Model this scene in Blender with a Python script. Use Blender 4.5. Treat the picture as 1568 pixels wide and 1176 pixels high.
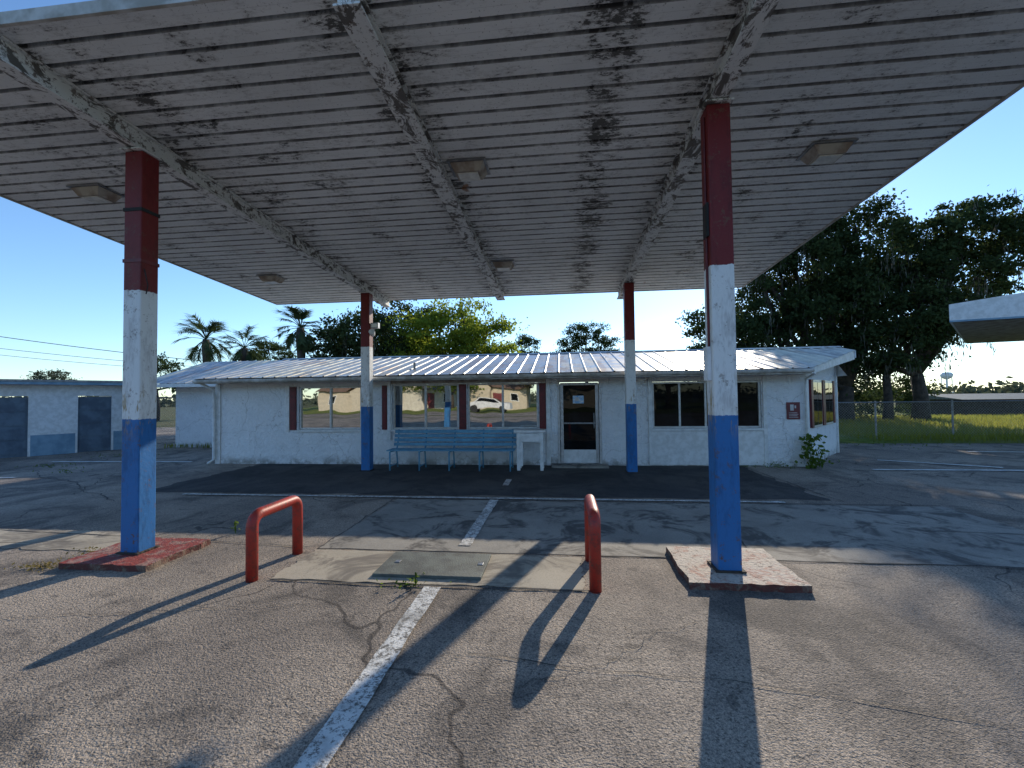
import bpy, math, random
import numpy as np
from mathutils import Vector, Matrix
random.seed(7); rng=np.random.default_rng(7)
S=bpy.context.scene
for o in list(bpy.data.objects): bpy.data.objects.remove(o)

# ---------------------------------------------------------------- nodes
class NT:
    def __init__(s,name):
        s.m=bpy.data.materials.new(name); s.m.use_nodes=True
        s.t=s.m.node_tree; s.t.nodes.clear()
        s.out=s.n('ShaderNodeOutputMaterial')
        s.g=s.n('ShaderNodeNewGeometry')
        s.pos=s.g.outputs['Position']
    def n(s,t,**k):
        x=s.t.nodes.new(t)
        for a,b in k.items(): setattr(x,a,b)
        return x
    def set(s,sock,v):
        if isinstance(v,bpy.types.NodeSocket): s.t.links.new(v,sock)
        elif isinstance(v,(tuple,list)) and len(v)==3 and sock.type=='RGBA': sock.default_value=(*v,1)
        else: sock.default_value=v
    def math(s,op,a,b=0.0,clamp=False):
        x=s.n('ShaderNodeMath',operation=op); x.use_clamp=clamp
        s.set(x.inputs[0],a); s.set(x.inputs[1],b); return x.outputs[0]
    def mapv(s,scale=(1,1,1),loc=(0,0,0),rot=(0,0,0),src=None):
        x=s.n('ShaderNodeMapping'); s.set(x.inputs[0],src or s.pos)
        x.inputs['Scale'].default_value=scale; x.inputs['Location'].default_value=loc; x.inputs['Rotation'].default_value=rot
        return x.outputs[0]
    def noise(s,scale,detail=4,rough=.55,vec=None,dist=0):
        x=s.n('ShaderNodeTexNoise'); s.set(x.inputs['Vector'],vec or s.pos)
        x.inputs['Scale'].default_value=scale; x.inputs['Detail'].default_value=min(detail,4)
        x.inputs['Roughness'].default_value=rough; x.inputs['Distortion'].default_value=dist
        return x.outputs['Fac']
    def ramp(s,v,a,b,c0=0.0,c1=1.0):
        x=s.n('ShaderNodeMapRange',interpolation_type='SMOOTHSTEP'); s.set(x.inputs[0],v)
        x.inputs[1].default_value=a; x.inputs[2].default_value=b; x.inputs[3].default_value=c0; x.inputs[4].default_value=c1
        return x.outputs[0]
    def mix(s,f,a,b,mode='MIX'):
        x=s.n('ShaderNodeMix',data_type='RGBA',blend_type=mode)
        s.set(x.inputs[0],f); s.set(x.inputs[6],a); s.set(x.inputs[7],b); return x.outputs[2]
    def crack(s,scale,w,warp=.6,wscale=1.2,loc=(0,0,0)):
        nz=s.n('ShaderNodeTexNoise'); s.set(nz.inputs['Vector'],s.pos); nz.inputs['Scale'].default_value=wscale; nz.inputs['Detail'].default_value=3
        sc=s.n('ShaderNodeVectorMath',operation='SCALE'); s.set(sc.inputs[0],nz.outputs['Color']); sc.inputs[3].default_value=warp
        ad=s.n('ShaderNodeVectorMath',operation='ADD'); s.set(ad.inputs[0],sc.outputs[0]); s.set(ad.inputs[1],s.mapv(loc=loc))
        v=s.n('ShaderNodeTexVoronoi',feature='DISTANCE_TO_EDGE'); s.set(v.inputs['Vector'],ad.outputs[0]); v.inputs['Scale'].default_value=scale
        return s.ramp(v.outputs['Distance'],w*.4,w,1.0,0.0)
    def sepxyz(s):
        x=s.n('ShaderNodeSeparateXYZ'); s.set(x.inputs[0],s.pos); return x.outputs
    def fin(s,col,rough=.8,metal=0,bump=None,bd=.01,bs=1.0,spec=.5):
        p=s.n('ShaderNodeBsdfPrincipled'); s.set(p.inputs['Base Color'],col); s.set(p.inputs['Roughness'],rough); s.set(p.inputs['Metallic'],metal)
        p.inputs['Specular IOR Level'].default_value=spec
        if bump is not None:
            b=s.n('ShaderNodeBump'); s.set(b.inputs['Height'],bump); b.inputs['Distance'].default_value=bd; b.inputs['Strength'].default_value=bs
            s.t.links.new(b.outputs[0],p.inputs['Normal'])
        s.t.links.new(p.outputs[0],s.out.inputs[0]); return s.m

def simple(name,c1,c2=None,scale=6,rough=.7,metal=0,bump=0,bscale=60,spec=.5,lo=.35,hi=.65):
    t=NT(name); c=t.mix(t.ramp(t.noise(scale,3,.6),lo,hi),c1,c2 or tuple(x*.75 for x in c1))
    b=t.noise(bscale,1) if bump else None
    return t.fin(c,rough,metal,b,bump if bump else .01,1,spec)

def asphalt(name,ca,cb,cst,crk=.7,cscale=.33):
    t=NT(name)
    c=t.mix(t.ramp(t.noise(.5,4,.65),.38,.62),ca,cb)
    big=t.noise(.9,4,.72,dist=.8); c=t.mix(t.ramp(big,.47,.66,0,.85),c,cst)
    c=t.mix(t.ramp(t.noise(.7,3,.7,vec=t.mapv(scale=(1.6,.45,1),loc=(2,5,0))),.54,.66,0,.55),c,cst)
    sp=t.noise(4.5,3,.6,vec=t.mapv(loc=(7,1,0))); c=t.mix(t.ramp(sp,.62,.68,0,.6),c,cst)
    ag=t.noise(100,2,.85); c=t.mix(t.ramp(ag,.34,.7,0,1),c,t.mix(1.0,c,(2.5,2.35,2.2),'MULTIPLY'))
    ag2=t.noise(48,3,.75,vec=t.mapv(loc=(3,9,1))); c=t.mix(t.ramp(ag2,.53,.64,0,.7),c,(.035,.034,.033))
    k=t.crack(cscale,.0045,1.1,.9); msk=t.ramp(t.noise(.5,1,vec=t.mapv(loc=(8,2,0))),.40,.5)
    c=t.mix(t.math('MULTIPLY',t.math('MULTIPLY',k,msk),crk),c,(.035,.03,.028))
    return t.fin(c,.88,0,t.noise(80,1,.8),.010,.9,.3)
m_lot=asphalt('old_asphalt',(.155,.135,.116),(.235,.204,.17),(.075,.067,.06))
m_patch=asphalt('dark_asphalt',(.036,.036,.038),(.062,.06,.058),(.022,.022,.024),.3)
def concrete(name,ca,cb,cs):
    t=NT(name); c=t.mix(t.ramp(t.noise(1.1,4,.65),.35,.65),ca,cb)
    c=t.mix(t.ramp(t.noise(1.5,4,.78,dist=.8),.46,.62,0,.9),c,cs)
    f=t.noise(70,4,.7); c=t.mix(t.ramp(f,.4,.7,0,.35),c,cs)
    return t.fin(c,.85,0,f,.004,.8,.3)
m_conc=concrete('stained_concrete',(.50,.44,.34),(.40,.35,.27),(.19,.165,.135))
m_conc2=concrete('old_concrete',(.38,.35,.30),(.29,.27,.235),(.08,.075,.07))
def paintline(name,lo,hi):
    t=NT(name); w=t.ramp(t.noise(28,4,.8),lo,hi); w2=t.ramp(t.noise(3,4,.7),.3,.55,.45,1)
    c=t.mix(t.math('MULTIPLY',w,w2),(.16,.15,.135),(.74,.73,.69))
    return t.fin(c,.75,0,t.noise(90,1),.006,.8,.3)
m_line=paintline('worn_white_paint',.40,.54); m_line2=paintline('white_paint',.3,.42)
def canopy_mat(name,base=(.86,.86,.84)):
    t=NT(name)
    band=t.ramp(t.noise(.95,2,.6,vec=t.mapv(scale=(1,.1,.0),loc=(3,0,0))),.5,.68,0,1)
    blot=t.noise(2.2,4,.72,vec=t.mapv(scale=(1,1.3,1)),dist=.4)
    xyz=t.sepxyz(); xs=xyz[0]
    yr=t.math('DIVIDE',t.math('SUBTRACT',xyz[1],2.85),.2); row=t.math('FLOOR',yr); ph=t.math('FRACT',yr)
    cb=t.n('ShaderNodeCombineXYZ'); t.set(cb.inputs[0],xs); t.set(cb.inputs[1],t.math('MULTIPLY',row,3.71)); t.set(cb.inputs[2],t.math('MULTIPLY',xyz[1],2.0))
    streak=t.noise(2.6,4,.82,vec=cb.outputs[0])
    nb=None
    for bx,wd,st in ((-4.35,.5,.9),(-1.45,.6,1),(1.42,.45,.8),(.45,.45,1.1),(-2.9,.35,.5),(2.9,.3,.3)):
        d=t.math('ABSOLUTE',t.math('SUBTRACT',xs,bx)); r=t.ramp(d,.0,wd,st,0)
        nb=r if nb is None else t.math('MAXIMUM',nb,r)
    dens=t.math('MAXIMUM',t.math('MULTIPLY',band,.6),nb)
    fine=t.noise(12,4,.85,vec=t.mapv(scale=(1,2.6,1)))
    thr=t.math('ADD',t.math('ADD',t.math('MULTIPLY',blot,.36),t.math('MULTIPLY',streak,.3)),t.math('ADD',t.math('MULTIPLY',fine,.36),t.math('MULTIPLY',dens,.085)))
    c=t.mix(t.ramp(t.noise(.8,2),.3,.7),base,tuple(x*.86 for x in base))
    c=t.mix(t.ramp(thr,.51,.62,0,.42),c,(.32,.30,.27))
    gr=t.math('MULTIPLY',t.ramp(ph,.77,.80,0,1),t.ramp(streak,.3,.6,.3,.85)); c=t.mix(gr,c,(.13,.125,.12))
    ln=t.math('MULTIPLY',t.ramp(t.math('ABSOLUTE',t.math('SUBTRACT',ph,.4)),.0,.018,.35,0),t.ramp(streak,.35,.6)); c=t.mix(ln,c,(.2,.19,.17))
    c=t.mix(t.ramp(thr,.592,.632,0,.9),c,(.05,.046,.042))
    c=t.mix(t.ramp(t.noise(36,3,.85),.62,.67,0,.65),c,(.12,.11,.10))
    rs=t.ramp(t.noise(1.3,3,.7,vec=t.mapv(loc=(4.4,1,3))),.70,.73,0,.8); c=t.mix(rs,c,(.30,.13,.05))
    return t.fin(c,.6,0,None,spec=.3)
m_deck=canopy_mat('peeling_white_deck')
def beam_mat():
    t=NT('peeling_beam_paint'); n=t.noise(3.5,4,.8,vec=t.mapv(scale=(1.5,1,1.5)),dist=1)
    c=t.mix(t.ramp(n,.50,.58),(.74,.74,.72),(.14,.13,.12)); c=t.mix(t.ramp(t.noise(14,4,.8),.54,.63,0,.85),c,(.11,.08,.06))
    return t.fin(c,.65,0,None,spec=.3)
m_beam=beam_mat()
def column_mat():
    t=NT('painted_column'); z=t.math('ADD',t.sepxyz()[2],t.math('MULTIPLY',t.noise(25,2),.03))
    wr=t.ramp(t.noise(7,4,.8,vec=t.mapv(scale=(1,1,.3))),.46,.66)
    c=t.mix(t.ramp(z,1.425,1.432),(.028,.16,.42),(.78,.78,.76)); c=t.mix(t.ramp(z,2.745,2.752),c,(.17,.013,.013))
    c=t.mix(t.math('MULTIPLY',wr,.55),c,t.mix(1.0,c,(.5,.47,.46),'MULTIPLY'))
    rn=t.noise(11,4,.85)
    ru=t.math('MULTIPLY',t.ramp(rn,.57,.65),t.ramp(z,.1,.5,1,.55)); c=t.mix(ru,c,(.13,.075,.045))
    st=t.math('MULTIPLY',t.ramp(t.noise(14,3,.75,vec=t.mapv(scale=(1,1,.25))),.54,.62),t.ramp(t.math('ABSOLUTE',t.math('SUBTRACT',z,1.52)),0,.35,.9,0)); c=t.mix(st,c,(.35,.24,.1))
    return t.fin(c,.5,0,t.noise(30,1),.003,.6,.35)
m_col=column_mat()
def padmat(name,cr,cw,lo,hi):
    t=NT(name); n=t.noise(6,4,.8,dist=.5); c=t.mix(t.ramp(n,lo,hi),cr,cw); c=t.mix(t.ramp(t.noise(22,4,.8),.53,.66,0,.85),c,(.08,.06,.05))
    return t.fin(c,.8,0,t.noise(30,3,.8),.02,.9,.3)
m_padr=padmat('worn_red_paint_concrete',(.30,.06,.05),(.36,.22,.18),.46,.6)
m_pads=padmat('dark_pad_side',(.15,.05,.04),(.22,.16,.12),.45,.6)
m_padw=padmat('faded_red_white_concrete',(.46,.27,.21),(.60,.52,.43),.36,.52)
def redpipe():
    t=NT('red_pipe_paint'); c=t.mix(t.ramp(t.noise(12,4,.8),.45,.65,0,.8),(.42,.032,.018),(.2,.03,.022)); c=t.mix(t.ramp(t.noise(30,3,.85),.58,.64),c,(.10,.055,.04))
    return t.fin(c,.5,0,t.noise(60,1),.002,.6)
m_red=redpipe()
def stucco():
    t=NT('white_stucco'); z=t.sepxyz()[2]
    n=t.noise(9,4,.75,dist=1.2); n2=t.noise(3,4,.7)
    c=t.mix(t.ramp(n2,.4,.7,0,.3),(.88,.89,.90),(.68,.69,.70))
    pk=t.ramp(n,.38,.32,0,.6); c=t.mix(pk,c,(.42,.41,.39))
    ck=t.crack(.8,.008,.8,2); c=t.mix(t.math('MULTIPLY',ck,.4),c,(.35,.33,.3))
    dr=t.math('MULTIPLY',t.ramp(z,.0,.25,.8,0),t.ramp(n2,.35,.6)); c=t.mix(dr,c,(.2,.18,.14))
    return t.fin(c,.85,0,t.noise(11,3,.75,dist=1),.045,1,.2)
m_stucco=stucco()
m_white=simple('white_trim_paint',(.82,.82,.81),(.67,.67,.65),8,.55)
m_whitedirty=simple('dirty_white_trim',(.6,.58,.54),(.36,.33,.28),5,.7)
m_beige=simple('soffit_paint',(.46,.42,.36),(.26,.2,.16),5,.75)
m_shut=simple('dark_red_shutter',(.17,.015,.018),(.10,.012,.014),9,.5)
m_alu=simple('aluminium_frame',(.62,.62,.61),(.48,.48,.47),10,.4,.3)
m_blue=simple('blue_bench_paint',(.13,.35,.50),(.09,.26,.40),7,.5)
m_dark=simple('dark_void',(.012,.012,.013),(.02,.02,.02),3,.8)
m_seam=simple('tar_seam',(.05,.048,.045),(.09,.085,.08),3,.9)
m_ply=simple('plate_metal',(.14,.155,.135),(.085,.09,.08),6,.7,.1,bump=.004,bscale=80)
m_grey=simple('galvanised_steel',(.32,.33,.34),(.22,.22,.23),12,.45,.7)
m_bdoor=simple('blue_grey_door',(.13,.18,.23),(.08,.11,.15),3,.6)
m_gblue=simple('pale_blue_paint',(.25,.38,.48),(.16,.27,.36),3,.7)
m_lens=simple('light_lens',(.78,.76,.68),(.6,.57,.5),9,.25)
m_wood=simple('bark',(.075,.058,.045),(.035,.028,.022),5,.9,bump=.04,bscale=14)
m_wire=simple('black_cable',(.02,.02,.02),None,5,.6)
m_sign=simple('maroon_sign',(.17,.02,.03),(.13,.018,.025),5,.4)
m_signw=simple('sign_white',(.7,.7,.7),None,5,.5)
m_stick=simple('sticker_blue',(.12,.4,.7),(.7,.75,.8),14,.4)
def roofm():
    t=NT('weathered_metal_roof'); x=t.sepxyz()[0]
    w=t.n('ShaderNodeTexWhiteNoise',noise_dimensions='1D'); t.set(w.inputs['W'],t.math('FLOOR',t.math('DIVIDE',x,.9)))
    c=t.mix(w.outputs['Value'],(.42,.44,.46),(.72,.66,.50)); c=t.mix(t.ramp(t.noise(2.5,4,.7,vec=t.mapv(scale=(2,.4,1))),.5,.66,0,.7),c,(.28,.27,.25))
    c=t.mix(t.ramp(t.noise(1.5,3,vec=t.mapv(scale=(2,.3,1),loc=(9,0,0))),.58,.64,0,.55),c,(.3,.17,.1))
    return t.fin(c,t.ramp(t.noise(3,2),.3,.7,.32,.55),.35,t.noise(2,1),.015,.5)
m_roof=roofm()
def glass(name,refl,tint,ior):
    t=NT(name); nz=t.noise(1.3,1); b=t.n('ShaderNodeBump'); t.set(b.inputs['Height'],nz); b.inputs['Distance'].default_value=.006; b.inputs['Strength'].default_value=.5
    g=t.n('ShaderNodeBsdfGlossy'); g.inputs['Roughness'].default_value=.015; g.inputs[0].default_value=(.95,.95,.90,1)
    t.t.links.new(b.outputs[0],g.inputs['Normal'])
    d=t.n('ShaderNodeBsdfDiffuse'); t.set(d.inputs[0],t.mix(t.ramp(t.noise(2.5,3),.4,.7),tint,tuple(x*2.2 for x in tint)))
    fr=t.n('ShaderNodeFresnel'); fr.inputs[0].default_value=ior
    f=t.math('ADD',fr.outputs[0],refl,True)
    mx=t.n('ShaderNodeMixShader'); t.set(mx.inputs[0],f); t.t.links.new(d.outputs[0],mx.inputs[1]); t.t.links.new(g.outputs[0],mx.inputs[2])
    t.t.links.new(mx.outputs[0],t.out.inputs[0]); return t.m
m_glass=glass('reflective_window_glass',.5,(.02,.022,.022),1.5)
m_glassd=glass('dark_window_glass',.004,(.005,.006,.007),1.22)
def leaf(name,a,b,tr,tf=.4):
    t=NT(name); r=t.g.outputs['Random Per Island']; c=t.mix(r,a,b); c=t.mix(t.ramp(t.noise(.7,1),.35,.65,0,.6),c,tuple(x*.55 for x in a))
    d=t.n('ShaderNodeBsdfDiffuse'); t.set(d.inputs[0],c); tr_=t.n('ShaderNodeBsdfTranslucent'); t.set(tr_.inputs[0],t.mix(r,tr,tuple(x*.6 for x in tr)))
    mx=t.n('ShaderNodeMixShader'); mx.inputs[0].default_value=tf; t.t.links.new(d.outputs[0],mx.inputs[1]); t.t.links.new(tr_.outputs[0],mx.inputs[2]); t.t.links.new(mx.outputs[0],t.out.inputs[0])
    return t.m
m_oak=leaf('oak_leaves',(.04,.062,.03),(.07,.095,.04),(.09,.13,.04),.34)
m_bright=leaf('bright_leaves',(.09,.14,.025),(.15,.20,.04),(.38,.46,.05),.5)
m_palm=leaf('palm_leaves',(.05,.08,.04),(.09,.12,.06),(.12,.16,.05),.3)
m_moss=leaf('spanish_moss',(.12,.12,.10),(.17,.17,.14),(.17,.16,.12),.3)
m_grassb=leaf('grass_blades',(.12,.16,.03),(.22,.22,.06),(.46,.46,.08),.5)
m_weed=leaf('weed_leaves',(.08,.14,.03),(.13,.2,.05),(.25,.35,.06),.4)
m_dry=leaf('dry_grass',(.22,.17,.08),(.3,.24,.1),(.35,.28,.1),.4)
m_far=leaf('distant_foliage',(.08,.10,.07),(.11,.13,.09),(.12,.14,.08),.3)
def grassm(name,a,b,c3):
    t=NT(name); c=t.mix(t.ramp(t.noise(.25,4,.6),.35,.65),a,b); c=t.mix(t.ramp(t.noise(2.3,4,.7),.5,.7,0,.7),c,c3)
    return t.fin(c,.95,0,t.noise(12,2),.1,1,.1)
m_grass=grassm('grass_ground',(.17,.21,.045),(.24,.25,.07),(.09,.12,.035))
m_ground=grassm('dry_ground',(.12,.13,.055),(.16,.15,.08),(.08,.09,.04))

# ---------------------------------------------------------------- mesh builder
class MB:
    def __init__(s): s.v=[]; s.f=[]; s.mi=[]; s.m=[]
    def mat(s,m):
        if m not in s.m: s.m.append(m)
        return s.m.index(m)
    def face(s,pts,m):
        b=len(s.v); s.v+= [tuple(p) for p in pts]; s.f.append(tuple(range(b,b+len(pts)))); s.mi.append(s.mat(m))
    def box(s,lo,hi,m,M=None):
        x0,y0,z0=lo; x1,y1,z1=hi
        P=[(x0,y0,z0),(x1,y0,z0),(x1,y1,z0),(x0,y1,z0),(x0,y0,z1),(x1,y0,z1),(x1,y1,z1),(x0,y1,z1)]
        if M is not None: P=[tuple(M@Vector(p)) for p in P]
        s.hexa(P,m)
    def hexa(s,P,m):
        b=len(s.v); s.v+=[tuple(p) for p in P]
        for q in [(0,3,2,1),(4,5,6,7),(0,1,5,4),(1,2,6,5),(2,3,7,6),(3,0,4,7)]:
            s.f.append(tuple(b+i for i in q)); s.mi.append(s.mat(m))
    def tube(s,pts,rad,m,seg=10,cap=True):
        pts=[Vector(p) for p in pts]; n=len(pts)
        if not isinstance(rad,(list,tuple)): rad=[rad]*n
        b=len(s.v); prev=None
        for i,p in enumerate(pts):
            d=(pts[min(i+1,n-1)]-pts[max(i-1,0)]).normalized()
            if prev is None: a=d.orthogonal().normalized()
            else: a=(prev-d*prev.dot(d)).normalized()
            prev=a; c=d.cross(a)
            for k in range(seg):
                t=2*math.pi*k/seg; s.v.append(tuple(p+(a*math.cos(t)+c*math.sin(t))*rad[i]))
        for i in range(n-1):
            for k in range(seg):
                k2=(k+1)%seg; s.f.append((b+i*seg+k,b+i*seg+k2,b+(i+1)*seg+k2,b+(i+1)*seg+k)); s.mi.append(s.mat(m))
        if cap:
            s.f.append(tuple(b+k for k in range(seg))[::-1]); s.mi.append(s.mat(m))
            s.f.append(tuple(b+(n-1)*seg+k for k in range(seg))); s.mi.append(s.mat(m))
    def obj(s,name,parent=None,bevel=0,smooth=False):
        me=bpy.data.meshes.new(name); me.from_pydata(s.v,[],s.f)
        for m in s.m: me.materials.append(m)
        me.polygons.foreach_set('material_index',s.mi)
        if smooth: me.polygons.foreach_set('use_smooth',[True]*len(me.polygons))
        me.update(); o=bpy.data.objects.new(name,me); S.collection.objects.link(o)
        if parent: o.parent=parent
        if bevel:
            b=o.modifiers.new('bevel','BEVEL'); b.width=bevel; b.segments=2; b.limit_method='ANGLE'
        return o
def empty(name):
    o=bpy.data.objects.new(name,None); S.collection.objects.link(o); o.empty_display_size=.2; return o
def sheet(name,x0,x1,y0,y1,z,m,jag=0):
    b=MB()
    if jag:
        pts=[]
        def edge(a,c,n):
            for i in range(n):
                t=i/n; pts.append((a[0]+(c[0]-a[0])*t+random.uniform(-jag,jag),a[1]+(c[1]-a[1])*t+random.uniform(-jag,jag),z))
        n=24; edge((x0,y0),(x1,y0),n); edge((x1,y0),(x1,y1),n); edge((x1,y1),(x0,y1),n); edge((x0,y1),(x0,y0),n)
        b.face(pts,m)
    else: b.face([(x0,y0,z),(x1,y0,z),(x1,y1,z),(x0,y1,z)],m)
    return b.obj(name)

# ---------------------------------------------------------------- ground
sheet('ground',-1500,1500,-1500,1500,0,m_ground)
sheet('parking_lot',-45,60,-14,15,.004,m_lot)
b=MB(); b.face([(-45,15,.004),(-9,15,.004),(-9,24,.004),(-45,24,.004)],m_lot); b.obj('rear_yard_pavement')
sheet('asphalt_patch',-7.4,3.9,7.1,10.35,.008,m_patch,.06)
sheet('road',-300,300,-22,-15,.006,m_lot)
sheet('grass_field',9,90,15.05,60,.006,m_grass)
sheet('lawn',-120,120,-70,-23,.006,m_grass)
sheet('concrete_apron',-2.6,5.2,4.52,6.78,.010,m_conc2,.02)
sheet('concrete_slab',-2.6,.16,3.72,4.47,.012,m_conc,.02)
sheet('concrete_apron',-7.6,-4.95,4.25,4.9,.010,m_conc,.03)
def line(x0,x1,y0,y1,m=None): sheet('parking_line',x0,x1,y0,y1,.017,m or m_line,.006)
line(-1.17,-1.03,-1.0,3.66); line(-1.12,-.99,4.7,6.8); line(-1.08,-.97,7.9,8.5)
line(-6.4,3.2,6.86,6.95)
def dline(p,q,w=.12):
    p=Vector((*p,.017)); q=Vector((*q,.017)); d=(q-p).normalized(); n=Vector((-d.y,d.x,0))*w/2
    b=MB(); b.face([p-n,q-n,q+n,p+n],m_line2); b.obj('parking_line')
dline((6.3,9.9),(9.6,9.9),.13); dline((7.3,11.3),(9.0,10.25),.13); dline((10.5,12.9),(15.5,12.6),.13); dline((-13.5,10.4),(-9.5,10.5),.12); dline((-15,7.6),(-11.5,8.2),.1)
def seam(p,q,w=.02,name='pavement_seam',wob=.012):
    p=Vector((*p,.014)); q=Vector((*q,.014)); d=(q-p).normalized(); n=Vector((-d.y,d.x,0))
    b=MB(); N=40; L=[];R=[]
    off=0
    for i in range(N+1):
        off+=random.uniform(-wob,wob); c=p.lerp(q,i/N)+n*off; ww=w*random.uniform(.3,1.1)
        L.append(c+n*ww/2); R.append(c-n*ww/2)
    for i in range(N): b.face([L[i],R[i],R[i+1],L[i+1]],m_seam)
    b.obj(name)
seam((-2.6,4.5),(5.2,4.5)); seam((-2.6,3.7),(.2,3.7),.03); seam((-2.6,4.5),(-2.65,6.8)); seam((3.9,10.2),(4.1,7.0),.03); seam((4.1,5.6),(12,5.0),.03); seam((5.2,4.5),(9,3.2),.025)
seam((-2.6,6.82),(5.2,6.82),.03); seam((1.8,4.5),(2.3,6.8)); seam((-9,5),(-2.7,4.6),.02)
seam((-.6,2.75),(4.5,2.2),.010,'pavement_crack',.03); seam((.9,3.3),(-.3,2.5),.007,'pavement_crack',.03); seam((-4.5,2.9),(-2.2,3.3),.009,'pavement_crack',.03)
seam((6,8.5),(8.5,6.2),.03,'pavement_crack',.05); seam((8.5,6.2),(7.5,5.2),.03,'pavement_crack',.05); seam((-12,9),(-7,6.5),.025,'pavement_crack',.06)

b=MB(); b.box((-1.70,3.83,.012),(-.72,4.40,.04),m_ply)
for i in range(2): b.box((-1.6+.8*i,4.1,.04),(-1.55+.8*i,4.16,.046),m_grey)
b.obj('utility_cover_plate',bevel=.006)

# ---------------------------------------------------------------- canopy
CX0,CX1,CY0,CY1=-7.35,4.2,2.85,10.8
zd=lambda y:4.594-.047*y
can=empty('gas_station_canopy')
b=MB(); prof=[]; y=CY0; P=.2
while y<CY1-1e-6:
    for dy,dz in ((0,0),(.156,0),(.160,.03),(.188,.03),(.192,0)):
        if y+dy<CY1: prof.append((y+dy,zd(y+dy)+dz))
    y+=P
prof.append((CY1,zd(CY1)))
for i in range(len(prof)-1):
    (ya,za),(yb,zb)=prof[i],prof[i+1]
    b.face([(CX0,ya,za),(CX0,yb,zb),(CX1,yb,zb),(CX1,ya,za)],m_deck)
b.obj('deck',can)
def sbox(b,x0,x1,y0,y1,o0,o1,m):
    b.hexa([(x0,y0,zd(y0)+o0),(x1,y0,zd(y0)+o0),(x1,y1,zd(y1)+o0),(x0,y1,zd(y1)+o0),(x0,y0,zd(y0)+o1),(x1,y0,zd(y0)+o1),(x1,y1,zd(y1)+o1),(x0,y1,zd(y1)+o1)],m)
b=MB(); sbox(b,CX0,CX1,CY0,CY1,.055,.075,m_grey); b.obj('roof_top',can)
b=MB()
for (xa,xb) in ((CX0-.03,CX0-.002),(CX1+.002,CX1+.03)): sbox(b,xa,xb,CY0,CY1,-.02,.08,m_whitedirty)
for (ya,yb) in ((CY0-.03,CY0-.002),(CY1+.002,CY1+.03)):
    b.box((CX0-.03,ya,zd(ya)-.015),(CX1+.03,yb,zd(ya)+.08),m_whitedirty)
b.obj('fascia',can)
COLS=[(-4.35,4.15),(1.42,4.15),(-4.3,9.45),(1.42,9.45)]
for bx,w,h in ((-4.35,.15,.2),(-1.45,.2,.12),(1.42,.16,.2)):
    b=MB(); y0,y1=CY0+.02,CY1-.02
    sbox(b,bx-w/2,bx+w/2,y0,y1,-h,-h+.018,m_beam)
    sbox(b,bx-w/2+.035,bx+w/2-.035,y0,y1,-h+.018,-.02,m_beam)
    sbox(b,bx-w/2,bx+w/2,y0,y1,-.02,-.003,m_beam)
    b.obj('beam',can,bevel=.003)
for cx,cy in COLS:
    b=MB(); zt=zd(cy)-.202
    zb=.065 if cy<5 else .008
    b.box((cx-.1,cy-.1,zb),(cx+.1,cy+.1,zt-.02),m_col)
    b.obj('column',can,bevel=.012)
    b=MB(); b.box((cx-.12,cy-.14,zt-.018),(cx+.12,cy+.14,zt-.002),m_beam)
    b.box((cx-.125,cy-.125,zb),(cx+.125,cy+.125,zb+.015),m_wood)
    b.obj('column_plates',can,bevel=.002)
b=MB()
for z in (3.02,3.55): 
    b.box((-4.456,4.044,z),(-4.244,4.256,z+.035),m_shut if z<3.3 else m_dark)
b.tube([(-4.24,4.1,2.7),(-4.2,4.08,2.78),(-4.21,4.06,2.9),(-4.243,4.08,2.95)],.006,m_wire,5)
b.box((1.285,4.09,1.72),(1.318,4.2,2.02),m_white)
b.box((1.30,4.06,3.0),(1.318,4.17,3.3),m_dark)
b.tube([(1.31,4.12,2.02),(1.31,4.12,4.1)],.011,m_shut,6)
b.obj('conduit_and_straps',can)
b=MB(); b.box((-4.19,9.40,3.15),(-4.02,9.5,3.27),m_grey); b.tube([(-4.2,9.45,3.1),(-4.1,9.45,3.16)],.02,m_grey,6); b.box((-4.18,9.385,3.17),(-4.03,9.398,3.25),m_lens)
b.tube([(-4.15,9.42,3.0),(-4.12,9.3,3.06)],[.05,.07],m_white,10)
b.obj('flood_lamp',can)
for lx,ly in ((-1.06,5.15),(3.0,5.3),(-6.0,5.1),(-1.09,8.5),(-6.05,8.7),(3.0,8.8)):
    b=MB(); z=zd(ly)-.004; w,d,h=.2,.16,.11
    b.box((lx-w-.03,ly-d-.03,z-.015),(lx+w+.03,ly+d+.03,z),m_grey)
    b.hexa([(lx-w*.72,ly-d*.72,z-h),(lx+w*.72,ly-d*.72,z-h),(lx+w*.72,ly+d*.72,z-h),(lx-w*.72,ly+d*.72,z-h),(lx-w,ly-d,z-.016),(lx+w,ly-d,z-.016),(lx+w,ly+d,z-.016),(lx-w,ly+d,z-.016)],m_beige)
    b.box((lx-w*.6,ly-d*.6,z-h-.012),(lx+w*.6,ly+d*.6,z-h-.001),m_lens)
    b.obj('light_fixture',can,bevel=.004)

def pad(x0,x1,y0,y1,m):
    b=MB(); n=10
    ring=[]
    def e(a,c):
        for i in range(n):
            t=i/n; ring.append((a[0]+(c[0]-a[0])*t+random.uniform(-.014,.014),a[1]+(c[1]-a[1])*t+random.uniform(-.014,.014)))
    e((x0,y0),(x1,y0)); e((x1,y0),(x1,y1)); e((x1,y1),(x0,y1)); e((x0,y1),(x0,y0))
    zt=.062; b.face([(x,y,zt) for x,y in ring],m)
    for i in range(len(ring)):
        a=ring[i]; c=ring[(i+1)%len(ring)]
        b.face([(a[0],a[1],.0),(c[0],c[1],.0),(c[0],c[1],zt),(a[0],a[1],zt)],m_pads)
    b.obj('concrete_pad')
pad(1.02,1.95,3.82,4.7,m_padw); pad(-4.8,-3.88,3.78,4.56,m_padr)

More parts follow.
